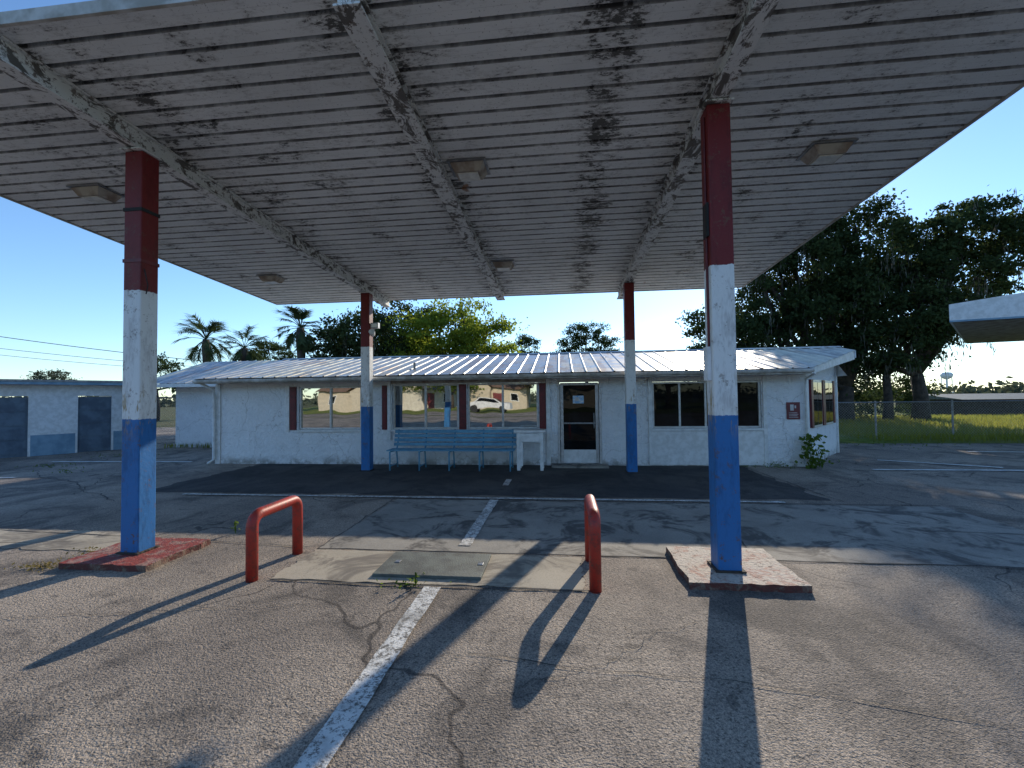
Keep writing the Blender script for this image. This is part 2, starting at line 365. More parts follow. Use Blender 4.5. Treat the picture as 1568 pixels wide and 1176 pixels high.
def ubollard(x,y0,y1,h=.6,r=.05):
    b=MB(); R=.1; pts=[(x,y0,0),(x,y0,h-R-r)]
    for k in range(1,7):
        t=math.pi/2*k/6; pts.append((x,y0+R-R*math.cos(t),h-R-r+R*math.sin(t)))
    pts.append((x,y1-R,h-r))
    for k in range(1,7):
        t=math.pi/2*k/6; pts.append((x,y1-R+R*math.sin(t),h-r-R+R*math.cos(t)))
    pts.append((x,y1,0)); b.tube(pts,r,m_red,18)
    b.obj('u_shaped_bollard',smooth=True)
ubollard(-2.74,3.68,4.36,.62); ubollard(.25,3.72,4.4,.66)

# ---------------------------------------------------------------- store building
st=empty('store_building')
YW=10.3; XL,XR=-8.62,5.25; ZW=2.03
def wall_front(b,x0,x1,z0,z1,ops,y,depth,m):
    xs=sorted({x0,x1,*[o[0] for o in ops],*[o[1] for o in ops]}); zs=sorted({z0,z1,*[o[2] for o in ops],*[o[3] for o in ops]})
    for i in range(len(xs)-1):
        for j in range(len(zs)-1):
            cx=(xs[i]+xs[i+1])/2; cz=(zs[j]+zs[j+1])/2
            if any(o[0]<cx<o[1] and o[2]<cz<o[3] for o in ops): continue
            b.face([(xs[i],y,zs[j]),(xs[i+1],y,zs[j]),(xs[i+1],y,zs[j+1]),(xs[i],y,zs[j+1])],m)
    for a,c,d,e in ops:
        y2=y+depth
        b.face([(a,y,d),(a,y2,d),(a,y2,e),(a,y,e)],m); b.face([(c,y,d),(c,y,e),(c,y2,e),(c,y2,d)],m)
        b.face([(a,y,e),(a,y2,e),(c,y2,e),(c,y,e)],m); b.face([(a,y,d),(c,y,d),(c,y2,d),(a,y2,d)],m)
OPS=[(-6.45,-4.83,.84,1.9),(-4.06,-2.43,.84,1.92),(-2.22,-.54,.84,1.92),(-.10,.89,.05,1.96),(2.02,4.35,.84,1.89)]
b=MB(); wall_front(b,XL,XR,0,ZW,OPS,YW,.12,m_stucco)
RY=16.2
b.face([(XL,YW,0),(XL,YW,ZW),(XL,RY,ZW),(XL,RY,0)],m_stucco)
b.face([(7.3,12.8,0),(7.3,RY,0),(7.3,RY,ZW),(7.3,12.8,ZW)],m_stucco)
b.face([(XL,RY,0),(XL,RY,ZW),(7.3,RY,ZW),(7.3,RY,0)],m_stucco)
b.face([(XR,YW,0),(7.3,12.8,0),(7.3,12.8,ZW+.5),(XR,YW,ZW+.02)],m_stucco)
b.face([(XL,9.9,ZW),(XL,13.2,2.8),(XL,16.5,ZW)],m_white); b.face([(7.3,12.3,ZW),(7.3,16.5,ZW),(7.3,13.2,2.8)],m_white)
b.obj('walls',st)
def window(x0,x1,z0,z1,panes,gm,y=YW,fw=.045):
    b=MB()
    b.box((x0+.005,y+.03,z0+.005),(x0+fw,y+.1,z1-.005),m_alu); b.box((x1-fw,y+.03,z0+.005),(x1-.005,y+.1,z1-.005),m_alu)
    b.box((x0+fw,y+.032,z1-fw),(x1-fw,y+.1,z1-.005),m_alu); b.box((x0+fw,y+.032,z0+.005),(x1-fw,y+.1,z0+fw),m_alu)
    n=panes; xs=[x0+fw+(x1-x0-2*fw)*i/n for i in range(n+1)]
    for i in range(1,n): b.box((xs[i]-.022,y+.036,z0+fw),(xs[i]+.022,y+.098,z1-fw),m_alu)
    b.obj('window_frame',st,bevel=.003)
    b=MB()
    for i in range(n):
        yy=y+.07+.004*(i%2); b.face([(xs[i],yy,z0+.02),(xs[i+1],yy,z0+.02),(xs[i+1],yy,z1-.02),(xs[i],yy,z1-.02)],gm)
    b.obj('window_glass',st)
    b=MB(); b.box((x0-.05,y-.05,z0-.05),(x1+.05,y-.002,z0-.004),m_white); b.obj('window_sill',st,bevel=.004)
window(-6.45,-4.83,.84,1.9,2,m_glass); window(-4.06,-2.43,.84,1.92,2,m_glass); window(-2.22,-.54,.84,1.92,2,m_glass); window(2.02,4.35,.84,1.89,4,m_glassd)
b=MB()
for x0,x1 in ((-6.66,-6.5),(-4.3,-4.18),(-2.41,-2.24),(-.52,-.37)):
    b.box((x0,YW-.035,.84),(x1,YW-.002,1.9),m_shut)
    for k in range(16): b.box((x0+.02,YW-.045,.88+k*.062),(x1-.02,YW-.036,.915+k*.062),m_shut)
b.obj('shutters',st)
b=MB()
b.box((-6.78,YW-.03,.8),(-6.68,YW-.002,1.93),m_white); b.box((-4.16,YW-.05,.6),(-4.08,YW-.002,2.0),m_white)
b.box((-4.78,YW-.05,.8),(-4.7,YW-.002,1.95),m_white); b.box((-.36,YW-.04,.0),(-.27,YW-.002,2.0),m_white)
b.box((4.37,YW-.04,.0),(4.45,YW-.002,1.98),m_white); b.box((1.93,YW-.04,.03),(2.0,YW-.002,1.95),m_white)
b.box((2.0,YW-.03,.03),(4.37,YW-.002,.78),m_white)
b.box((-4.07,YW-.04,1.935),(-.37,YW-.002,2.01),m_beige)
b.box((XL-.03,YW-.04,.0),(XL+.1,YW-.002,1.99),m_white)
b.obj('trim_boards',st,bevel=.004)
b=MB()
b.tube([(XL-.02,YW-.5,2.0),(XL-.02,YW-.12,1.85),(XL-.02,YW-.09,1.7),(XL-.02,YW-.09,.12),(XL-.04,YW-.25,.04)],.035,m_white,8)
b.tube([(XR-.02,YW-.45,2.0),(XR-.02,YW-.1,1.9),(XR-.02,YW-.07,1.75),(XR-.02,YW-.07,.08)],.025,m_white,8)
b.obj('downspout',st,smooth=True)
b=MB()
b.box((-.10,YW-.02,.05),(-.05,YW+.1,1.96),m_alu); b.box((.84,YW-.02,.05),(.89,YW+.1,1.96),m_alu); b.box((-.05,YW-.018,1.91),(.84,YW+.1,1.96),m_alu)
b.box((-.04,YW+.03,.06),(.03,YW+.075,1.9),m_alu); b.box((.76,YW+.03,.06),(.83,YW+.075,1.9),m_alu)
b.box((.03,YW+.032,1.84),(.76,YW+.075,1.9),m_alu); b.box((.03,YW+.032,.06),(.76,YW+.07,.36),m_white)
b.box((.03,YW+.0,.95),(.76,YW+.03,.985),m_grey); b.tube([(.72,YW-.01,.85),(.72,YW-.03,.9),(.72,YW-.03,1.15),(.72,YW-.01,1.2)],.012,m_grey,6)
b.obj('door_frame',st,bevel=.003)
b=MB(); b.face([(.02,YW+.055,.35),(.77,YW+.055,.35),(.77,YW+.055,1.85),(.02,YW+.055,1.85)],m_glassd); b.obj('door_glass',st)
b=MB(); b.box((.25,YW+.045,1.42),(.5,YW+.05,1.6),m_stick); b.box((.3,YW+.04,1.47),(.38,YW+.044,1.56),m_signw); b.obj('door_sticker',st)
b=MB(); b.box((-.25,YW-.42,.0),(1.0,YW-.003,.05),m_conc2); b.obj('door_step',st,bevel=.01)
rg=(2.85-2.11)/(13.2-9.7)
XE=7.65
def y0r(x): return 9.7 if x<5.1 else 9.7+(x-5.1)*1.1
zr=lambda y:2.11+rg*(y-9.7)
def ribs(x,xe):
    pr=[]
    while x<xe:
        for dx,dz in ((0,0),(.245,0),(.26,.018),(.28,.018),(.295,0)): 
            if x+dx<xe: pr.append((x+dx,dz))
        x+=.3
    pr.append((xe,0)); return pr
b=MB(); pr=ribs(XL-.12,XE)
for i in range(len(pr)-1):
    (xa,da),(xb,db)=pr[i],pr[i+1]
    b.face([(xa,y0r(xa),zr(y0r(xa))+da),(xb,y0r(xb),zr(y0r(xb))+db),(xb,13.2,2.85+db),(xa,13.2,2.85+da)],m_roof)
    b.face([(xa,13.2,2.85+da),(xb,13.2,2.85+db),(xb,16.7,2.11+db),(xa,16.7,2.11+da)],m_roof)
b.obj('metal_roof',st)
b=MB(); b.hexa([(XL-.12,13.05,2.835),(XE,13.05,2.835),(XE,13.35,2.835),(XL-.12,13.35,2.835),(XL-.12,13.16,2.885),(XE,13.16,2.885),(XE,13.24,2.885),(XL-.12,13.24,2.885)],m_roof)
b.obj('ridge_cap',st)
b=MB()
b.box((XL-.12,9.72,1.99),(5.1,9.75,2.09),m_whitedirty)
b.box((XL-.12,9.75,2.005),(5.1,YW,2.02),m_beige)
b.tube([(XL-.12,9.69,2.04),(5.12,9.69,2.06)],.04,m_whitedirty,8)
b.hexa([(5.1,9.74,1.99),(7.62,12.51,2.46),(7.60,12.54,2.46),(5.08,9.77,1.99),(5.1,9.74,2.1),(7.62,12.51,2.69),(7.60,12.54,2.69),(5.08,9.77,2.1)],m_white)
b.face([(5.1,9.76,2.0),(7.62,12.53,2.5),(7.3,12.8,2.5),(5.25,YW,2.0)],m_beige)
b.hexa([(7.62,12.5,2.5),(7.65,12.5,2.5),(7.65,13.2,2.66),(7.62,13.2,2.66),(7.62,12.5,2.69),(7.65,12.5,2.69),(7.65,13.2,2.84),(7.62,13.2,2.84)],m_white)
b.hexa([(XL-.13,9.72,1.99),(XL-.1,9.72,1.99),(XL-.1,13.2,2.72),(XL-.13,13.2,2.72),(XL-.13,9.72,2.1),(XL-.1,9.72,2.1),(XL-.1,13.2,2.84),(XL-.13,13.2,2.84)],m_white)
b.obj('fascia_and_gutter',st)
b=MB(); b.tube([(-3.6,10.6,2.25),(-3.6,10.6,2.46)],.03,m_grey,8); b.obj('roof_vent',st)
d=Vector((2.05,2.5,0)); L=d.length; ang=math.atan2(2.5,2.05); Mw=Matrix.Translation((XR,YW,0))@Matrix.Rotation(ang,4,'Z')
b=MB()
for s0 in (.55,1.75):
    b.box((s0,-.03,.8),(s0+.9,-.002,1.9),m_alu,Mw); b.box((s0+.05,-.036,.86),(s0+.43,-.031,1.84),m_glassd,Mw); b.box((s0+.47,-.036,.86),(s0+.85,-.031,1.84),m_glassd,Mw)
    b.box((s0-.2,-.05,.82),(s0-.02,-.002,1.9),m_shut,Mw); b.box((s0+.92,-.05,.82),(s0+1.08,-.002,1.9),m_shut,Mw)
b.box((0.0,-.04,0),(.12,-.001,1.98),m_white,Mw); b.box((L-.1,-.04,0),(L,-.001,2.3),m_white,Mw)
b.obj('corner_windows',st)
b=MB(); b.box((4.86,YW-.02,1.03),(5.13,YW-.003,1.4),m_sign)
b.box((4.93,YW-.024,1.22),(5.0,YW-.021,1.35),m_signw); b.box((5.02,YW-.024,1.27),(5.05,YW-.021,1.33),m_signw)
for i in range(4): b.box((4.9,YW-.024,1.07+i*.032),(5.09-.02*(i%2),YW-.021,1.079+i*.032),m_signw)
b.obj('wall_sign')
wg=empty('store_wing_building')
b=MB(); wall_front(b,-13.1,XL,0,2.1,[(-11.1,-10.3,.85,1.75)],13.8,.1,m_stucco); b.face([(-13.1,13.8,0),(-13.1,13.8,2.1),(-13.1,18.6,2.1),(-13.1,18.6,0)],m_stucco); b.face([(-13.1,13.4,2.1),(-13.1,16,3.0),(-13.1,18.6,2.1)],m_white)
b.obj('walls',wg)
b=MB(); b.face([(-11.1,13.86,.85),(-10.3,13.86,.85),(-10.3,13.86,1.75),(-11.1,13.86,1.75)],m_glassd); b.box((-11.3,13.76,.85),(-11.12,13.79,1.75),m_shut); b.box((-10.28,13.76,.85),(-10.1,13.79,1.75),m_shut); b.obj('window',wg)
b=MB(); pr=ribs(-13.9,-6)
for i in range(len(pr)-1):
    (xa,da),(xb,db)=pr[i],pr[i+1]
    b.face([(xa,13.1,2.15+da),(xb,13.1,2.15+db),(xb,16,3.1+db),(xa,16,3.1+da)],m_roof); b.face([(xa,16,3.1+da),(xb,16,3.1+db),(xb,18.9,2.15+db),(xa,18.9,2.15+da)],m_roof)
b.box((-13.9,13.08,2.03),(-8.7,13.11,2.14),m_white)
b.obj('metal_roof',wg)

# ---------------------------------------------------------------- garage building (left)
gr=empty('garage_building')
A=Vector((-17.6,8.1,0)); B=Vector((-14.3,13.6,0)); D=(B-A); GL=D.length; ga=math.atan2(D.y,D.x); Mg=Matrix.Translation(A)@Matrix.Rotation(ga,4,'Z')
def gs(Y): return (Y-8.1)/5.5*GL
b=MB()
ops=[(gs(9.3),gs(11.46)),(gs(12.28),gs(13.05))]
segs=[(0,ops[0][0]),(ops[0][1],ops[1][0]),(ops[1][1],GL)]
for a,c in segs:
    b.box((a,0,0),(c,.15,.62),m_gblue,Mg); b.box((a,0,.62),(c,.15,1.78),m_white,Mg)
b.box((0,0,1.78),(GL,.15,2.12),m_white,Mg)
b.box((GL-.15,.15,0),(GL,5,2.12),m_white,Mg)
b.box((-.3,-.35,2.12),(GL+.3,5.2,2.2),m_gblue,Mg); b.box((-.32,-.37,2.2),(GL+.32,5.2,2.26),m_grey,Mg)
b.obj('walls',gr)
b=MB()
for a,c in ops:
    b.box((a+.04,.06,.01),(c-.04,.1,1.75),m_bdoor,Mg)
    for k in range(4): b.box((a+.1,.045,.1+k*.41),(c-.1,.059,.1+k*.41+.36),m_bdoor,Mg)
    b.box((a,-.01,0),(a+.05,.12,1.78),m_white,Mg); b.box((c-.05,-.01,0),(c,.12,1.78),m_white,Mg)
b.obj('garage_doors',gr)

# ---------------------------------------------------------------- fences
def fence(p,q,h=1.25,name='chain_link_fence',dens=.09):
    p=Vector(p);q=Vector(q);L=(q-p).length;d=(q-p)/L; b=MB(); n=max(1,int(L/2.4))
    for i in range(n+1): 
        c=p+d*(L*i/n); b.tube([c,c+Vector((0,0,h+.05))],.03,m_grey,6)
    b.tube([p+Vector((0,0,h)),q+Vector((0,0,h))],.02,m_grey,6)
    w=.004; k=-h
    while k<L:
        for sgn in (1,-1):
            a0,z0,a1,z1=(k,0,k+h,h) if sgn>0 else (k+h,0,k,h)
            def clip(a,z,a2,z2):
                if a<0: z+= (0-a)*(z2-z)/(a2-a); a=0
                if a>L: z+= (L-a)*(z2-z)/(a2-a); a=L
                return a,z
            if max(a0,a1)<=0 or min(a0,a1)>=L: continue
            A0=clip(a0,z0,a1,z1); A1=clip(a1,z1,a0,z0)
            P0=p+d*A0[0]+Vector((0,0,A0[1]));P1=p+d*A1[0]+Vector((0,0,A1[1])); 
            u=Vector((0,0,w))
            b.face([P0-u,P1-u,P1+u,P0+u],m_grey)
        k+=dens
    b.obj(name)
fence((8.2,16.4,0),(30,16.9,0)); fence((-14.2,13.7,0),(-13.15,13.95,0),1.7)

# ---------------------------------------------------------------- bench & stand
bn=empty('park_bench'); b=MB()
bx0,bx1=-3.85,-1.03
for k in range(4): b.box((bx0,9.42+k*.105,.43),(bx1,9.50+k*.105,.455),m_blue)
for k in range(4):
    y=9.87+.025*k; b.box((bx0,y,.5+k*.095),(bx1,y+.025,.568+k*.095),m_blue)
b.obj('slats',bn,bevel=.004)
b=MB()
for i in range(5):
    x=bx0+.08+(bx1-bx0-.16)*i/4
    b.tube([(x,9.42,0),(x,9.42,.41),(x,9.80,.41),(x,9.9,.5),(x,9.99,.86)],.018,m_blue,8)
    b.tube([(x,9.82,.41),(x,9.9,.0)],.018,m_blue,8); b.tube([(x,9.42,.1),(x,9.88,.1)],.013,m_blue,6)
b.obj('frame',bn,smooth=True)
b=MB()
b.box((-1.04,9.5,.82),(-.36,9.95,.87),m_white)
for x in (-.98,-.48):
    b.box((x,9.53,0),(x+.07,9.6,.82),m_white); b.box((x,9.85,0),(x+.07,9.92,.82),m_white)
b.box((-.91,9.535,.62),(-.48,9.565,.8),m_white); b.box((-.98,9.61,.12),(-.93,9.84,.18),m_white); b.box((-.91,9.54,.1),(-.85,9.57,.62),m_white)
b.obj('wooden_stand',bevel=.006)

# ---------------------------------------------------------------- neighbouring canopy (right)
nc=empty('neighboring_canopy')
b=MB(); c0=Vector((9.1,11.5,3.22)); e=Vector((9.5,-3.2,0)).normalized(); n=Vector((.66,.75,0)).normalized(); Ln=10
p0=c0; p1=c0+e*Ln; q0=p0+n*7; q1=p1+n*7
up0=Vector((0,0,.42)); up1=Vector((0,0,1.6))
b.hexa([p0,p1,q1,q0,p0+up0,p1+up1,q1+up1,q0+up0],m_white)
b.obj('roof',nc)
b=MB(); b.face([p0+e*.05+n*.05-Vector((0,0,.01)),q0+e*.05-n*.05-Vector((0,0,.01)),q1-Vector((0,0,.01)),p1-Vector((0,0,.01))],m_beige)
b.hexa([p0-n*.012,p1-n*.012,p1-n*.002,p0-n*.002,p0-n*.012+Vector((0,0,.04)),p1-n*.012+Vector((0,0,.04)),p1-n*.002+Vector((0,0,.04)),p0-n*.002+Vector((0,0,.04))],m_gblue)
for s,t in ((5,1.5),(5,5.5)):
    c=c0+e*s+n*t; b.tube([(c.x,c.y,0),(c.x,c.y,3.2)],.1,m_white,10)
b.obj('soffit_and_posts',nc)

# ---------------------------------------------------------------- vegetation
def leafmesh(name,C,Lf,W,mat,parent=None,vertical=False):
    n=len(C); 
    u=rng.normal(size=(n,3)); 
    if vertical: u=u*.15+np.array([0,0,-1.])
    u/=np.linalg.norm(u,axis=1)[:,None]
    r=rng.normal(size=(n,3)); v=np.cross(u,r); v/=np.linalg.norm(v,axis=1)[:,None]+1e-9
    l=(Lf*rng.uniform(.6,1.3,n))[:,None]; w=(W*rng.uniform(.6,1.3,n))[:,None]
    V=np.stack([C-u*l/2,C+v*w/2-u*l*.05,C+u*l/2,C-v*w/2+u*l*.05],1).reshape(-1,3)
    me=bpy.data.meshes.new(name); me.vertices.add(4*n); me.loops.add(4*n); me.polygons.add(n)
    me.vertices.foreach_set('co',V.ravel().astype(np.float32)); me.loops.foreach_set('vertex_index',np.arange(4*n,dtype=np.int32))
    me.polygons.foreach_set('loop_start',np.arange(0,4*n,4,dtype=np.int32))
    try: me.polygons.foreach_set('loop_total',np.full(n,4,dtype=np.int32))
    except Exception: pass
    me.materials.append(mat); me.update(); me.validate()
    o=bpy.data.objects.new(name,me); S.collection.objects.link(o)
    if parent: o.parent=parent
    return o
def crown_pts(blobs,dens,per,cr):
    out=[];cc=[]
    for (x,y,z,rx,ry,rz) in blobs:
        n=max(6,int(dens*(rx*ry*rz)**(2/3)))
        d=rng.normal(size=(n,3)); d/=np.linalg.norm(d,axis=1)[:,None]
        r=rng.uniform(.35,1.3,n)**.6
        c=np.array([x,y,z])+d*r[:,None]*np.array([rx,ry,rz]); cc.append(c)
        rad=cr*rng.uniform(.4,1.5,n)
        for i in range(n):
            k=int(per*rng.uniform(.5,1.3)*(rad[i]/cr)**1.3); p=rng.normal(size=(k,3))*rad[i]*np.array([.75,.75,.42]); out.append(c[i]+p)
    return np.concatenate(out),np.concatenate(cc)
def tree(name,base,blobs,mat,dens=14,per=110,cr=.5,L=.2,W=.11,tr=.35,moss=0,forks=None):
    t=empty(name); P,CC=crown_pts(blobs,dens,per,cr); leafmesh('foliage',P,L,W,mat,t)
    b=MB(); bx,by=base; zmin=min(q[2]-q[5] for q in blobs)
    for (x0,tr0) in (forks or [(0,tr)]):
        fk=Vector((bx+x0+random.uniform(-.2,.2),by,max(1.6,zmin*.6+1)))
        b.tube([(bx+x0,by,0),(bx+x0+.05,by,fk.z*.5),fk],[tr0*1.3,tr0,tr0*.85],m_wood,10)
        for q in blobs:
            if forks and abs(q[0]-bx-x0)>6: continue
            e=Vector((q[0],q[1],q[2])); m=fk.lerp(e,.5)+Vector((random.uniform(-.4,.4),random.uniform(-.3,.3),-.3))
            b.tube([fk,m,e,e+Vector((random.uniform(-.3,.3),0,q[5]*.6))],[tr0*.6,tr0*.4,tr0*.22,.03],m_wood,7)
            for k in range(6):
                c=CC[random.randrange(len(CC))]
                if (Vector(c)-e).length<max(q[3],q[5])*1.3: b.tube([e,(e+Vector(c))/2+Vector((0,0,-.15)),Vector(c)],[tr0*.2,tr0*.12,.02],m_wood,5)
    b.obj('trunk_and_limbs',t,smooth=True)
    if moss:
        idx=rng.integers(0,len(CC),moss); P=CC[idx]+rng.normal(size=(moss,3))*.35; P=np.repeat(P,16,axis=0)+rng.normal(size=(moss*16,3))*np.array([.09,.09,.4])-np.array([0,0,.6])
        leafmesh('spanish_moss',P,.42,.045,m_moss,t,True)
    return t
tree('oak_tree',(15.5,26.5),[(9.4,26,5.0,1.9,1.9,1.9),(11.6,26.5,6.8,2.2,2.1,2.0),(14,26,8.4,2.0,2.1,1.9),(16.2,26,10.0,2.2,2.1,1.7),(14.8,26,6.0,2.5,2.2,1.7),(12.5,27,4.2,2.6,2.1,1.6),(16.8,26.5,7.0,2.0,2,1.7),(10.2,27,3.0,2.4,2,1.5),(12.1,26,10.2,1.4,2,1.2),(13.8,26.4,11.0,1.5,2,1.0),(11.1,26,8.4,1.0,1.5,.8)],m_oak,15,160,.44,.2,.125,.4,260,[(-2.5,.25),(0,.4)])
tree('oak_tree',(19,26),[(18.6,26,8.8,1.8,1.9,1.6),(21.0,25.5,10.2,2.2,2.0,1.5),(22.8,25.5,8.9,1.4,1.5,1.2),(20.4,26,7.6,2.3,2.1,1.4),(18,26,5.5,2.2,2.1,1.5),(20.4,26,5.2,1.6,1.7,1.1),(17,26,3.8,2.0,1.9,1.3),(22.3,26,6.9,1.0,1.2,.7)],m_oak,15,160,.44,.2,.125,.35,200,[(-1.6,.2),(0,.33)])
tree('shrub',(16.5,28),[(11,28.5,1.5,2,1.2,1.4),(13.5,28,1.5,2.3,1.2,1.5),(16.2,28,1.6,2.2,1.2,1.6),(19,28.5,1.4,2,1.2,1.3)],m_oak,16,120,.4,.18,.1,.1)
tree('oak_tree',(-11,25),[(-11.4,25,5.1,2.1,2,1.8),(-9.2,25,5.4,2.0,2,1.7),(-12.9,25,4.4,1.8,1.6,1.6),(-13.9,25,3.2,1.6,1.6,1.4),(-9.8,25.5,3.2,2.5,2,1.5)],m_oak,17,130,.42,.19,.11,.25,80)
tree('maple_tree',(-5.6,23.6),[(-6.6,23.6,4.9,1.9,2,1.8),(-5.2,23.6,5.5,1.5,1.6,1.3),(-4.1,23.6,4.3,1.5,1.6,1.4),(-7.8,24,3.7,1.6,1.6,1.4),(-3.2,24,3.1,1.2,1.2,1.1)],m_bright,18,120,.4,.18,.11,.2)
tree('pine_tree',(2.3,40.5),[(2.3,40.5,7.4,1.6,1.3,.6),(1.0,40.5,6.2,1.2,1,.5),(3.7,40.5,6.4,1.3,1,.5),(.2,40.5,5.3,1,1,.4),(4.6,40.5,5.4,.9,1,.4),(2.3,40.5,5.2,1.6,1,.6)],m_oak,30,90,.3,.22,.09,.16)
tree('pine_tree',(-3.3,45),[(-3.3,45,7.0,1.0,1,.6),(-3.9,45,5.8,.9,1,.5),(-2.5,45,5.5,1.0,1,.5)],m_oak,30,90,.3,.22,.09,.14)
tree('pine_tree',(-29.6,42),[(-29.6,42,6.9,1.3,1,.6),(-31,42,6.0,1.2,1,.5),(-28.2,42,5.9,1.3,1,.5),(-27,42,5.2,1,1,.4)],m_oak,30,90,.3,.22,.09,.15)
tree('oak_tree',(-31.7,31.7),[(-31.7,31.7,4.2,1.2,1.2,1.1),(-30.6,32,3.4,1.1,1,1)],m_oak,20,90,.3,.18,.1,.15)
tree('oak_tree',(-57,44),[(-57,44,4.2,1.6,1.5,.9),(-59,44,3.5,1.5,1.5,.7),(-55,44,3.4,1.5,1.5,.7)],m_far,18,80,.35,.22,.12,.15)
def palm(x,y,h,R,n=34):
    t=empty('palm_tree'); b=MB(); b.tube([(x,y,0),(x+.1,y,h*.5),(x,y,h-.5),(x,y,h)],[.19,.18,.26,.2],m_wood,9); b.obj('trunk',t,smooth=True)
    F=MB()
    for i in range(n):
        az=random.uniform(0,2*math.pi); el=random.uniform(-1.1,1.4); d=Vector((math.cos(az),math.sin(az),0)); p=Vector((x,y,h)); st=[]
        L=R*random.uniform(.75,1.1); v=el; seg=7
        for k in range(seg+1):
            st.append(p.copy()); p=p+(d*math.cos(v)+Vector((0,0,math.sin(v))))*(L/seg); v-=.09+.03*k*.5
        F.tube(st,[.02]*4+[.01]*4,m_palm,4,False)
        for k in range(4,seg+1):
            dirv=(st[k]-st[k-1]).normalized(); side=dirv.cross(Vector((0,0,1))).normalized()
            for j in range(6):
                q=st[k-1].lerp(st[k],j/6)
                for s in(-1,1):
                    ll=R*.36*random.uniform(.7,1.1); tip=q+(side*s*.8+dirv*.8+Vector((0,0,random.uniform(-.5,.2)))).normalized()*ll
                    F.face([q-dirv*.03,tip,q+dirv*.03],m_palm)
    F.obj('fronds',t); return t
palm(-23.9,27.5,5.7,1.9,38); palm(-21.4,27.9,5.1,1.6); palm(-14.6,23.5,5.6,1.4)
def blades(name,x0,x1,y0,y1,n,h):
    C=np.stack([rng.uniform(x0,x1,n),rng.uniform(y0,y1,n),np.full(n,h*.4)],1); leafmesh(name,C,h,.03,m_grassb,None,True)
blades('tall_grass',10,34,15.1,30,28000,.26)
blades('tall_grass',-13.2,-8.7,13.4,13.75,150,.2)
def weed(x,y,h,n,spread=.2,m=None):
    m=m or m_weed
    C=np.stack([rng.normal(x,spread,n),rng.normal(y,spread*.6,n),.015+rng.uniform(.0,h,n)],1); ls=min(.13,.03+h*.14); o=leafmesh('leaves',C,ls,ls*.5,m)
    t=empty('weed_plant'); o.parent=t; b=MB()
    for k in range(6): b.tube([(x,y,0),(x+random.uniform(-.5,.5)*spread,y,h*.5),(x+random.uniform(-1,1)*spread,y,h*.95)],.003,m,4)
    b.obj('stems',t)
weed(5.2,10.05,.72,150,.11); weed(4.6,10.15,.1,90,.2); weed(5.45,10.2,.4,70,.12); weed(-1.35,3.68,.03,30,.12); weed(-1.25,3.68,.13,12,.015)
weed(-5.0,3.8,.025,130,.12,m_dry); weed(-4.9,4.2,.02,60,.1,m_dry); weed(-12.3,9.5,.1,50,.4); weed(-11,8.8,.1,30,.3); weed(-3.9,4.95,.13,14,.02)
weed(3.9,10.2,.05,60,.4); weed(-12.8,11.5,.1,50,.6); weed(9.5,14.8,.15,250,1.2)

# ---------------------------------------------------------------- distance
C=[]
for k in range(700):
    a=rng.uniform(0,2*math.pi); r=rng.uniform(135,165); h=rng.uniform(1.5,4.2); c=np.array([r*math.cos(a),r*math.sin(a),h*.5])
    C.append(c+rng.normal(size=(45,3))*np.array([2.2,2.2,h*.28]))
leafmesh('distant_tree_line',np.concatenate(C),1.3,.8,m_far)
wt=empty('water_tower'); b=MB(); X,Y=172,220
prof=[(0,10.2),(1.6,10.0),(2.2,9.2),(2.1,8.2),(1.3,7.3),(.5,6.9)]
seg=18
for i in range(len(prof)-1):
    for k in range(seg):
        a0=2*math.pi*k/seg;a1=2*math.pi*(k+1)/seg; (r0,z0),(r1,z1)=prof[i],prof[i+1]
        b.face([(X+r0*math.cos(a0),Y+r0*math.sin(a0),z0),(X+r1*math.cos(a0),Y+r1*math.sin(a0),z1),(X+r1*math.cos(a1),Y+r1*math.sin(a1),z1),(X+r0*math.cos(a1),Y+r0*math.sin(a1),z0)],m_white)
b.obj('tank',wt)
b=MB(); b.tube([(X,Y,0),(X,Y,7)],.35,m_white,8)
for k in range(6):
    a=k*math.pi/3; b.tube([(X+2.3*math.cos(a),Y+2.3*math.sin(a),0),(X+1.9*math.cos(a),Y+1.9*math.sin(a),8)],.12,m_white,6)
b.obj('legs',wt)
wh=empty('distant_warehouse'); b=MB(); b.box((26,32,0),(60,38,1.05),m_wood); b.hexa([(25.5,31.5,1.05),(60.5,31.5,1.05),(60.5,38.5,1.05),(25.5,38.5,1.05),(25.5,34.8,1.4),(60.5,34.8,1.4),(60.5,35.2,1.4),(25.5,35.2,1.4)],m_ply); b.obj('body',wh)
def cable(p,q,sag,r=.012):
    p=Vector(p);q=Vector(q); b=MB(); pts=[]
    for i in range(17):
        t=i/16; c=p.lerp(q,t); c.z-=sag*4*t*(1-t); pts.append(c)
    b.tube(pts,r,m_wire,5); b.obj('power_line')
cable((-45,26,7.2),(-22,34,4.1),.3,.024); cable((-45,26,6.2),(-22,34,3.8),.3,.016); cable((-45,26,5.7),(-22,34,3.6),.35,.014)
m_hw=simple('beige_siding',(.55,.47,.36),(.46,.4,.31),3,.8); m_hr=simple('brown_shingles',(.2,.12,.085),(.13,.085,.06),4,.9)
m_hw2=simple('tan_siding',(.62,.58,.5),(.5,.46,.4),3,.8); m_hr2=simple('grey_shingles',(.18,.16,.15),(.12,.11,.1),4,.9)
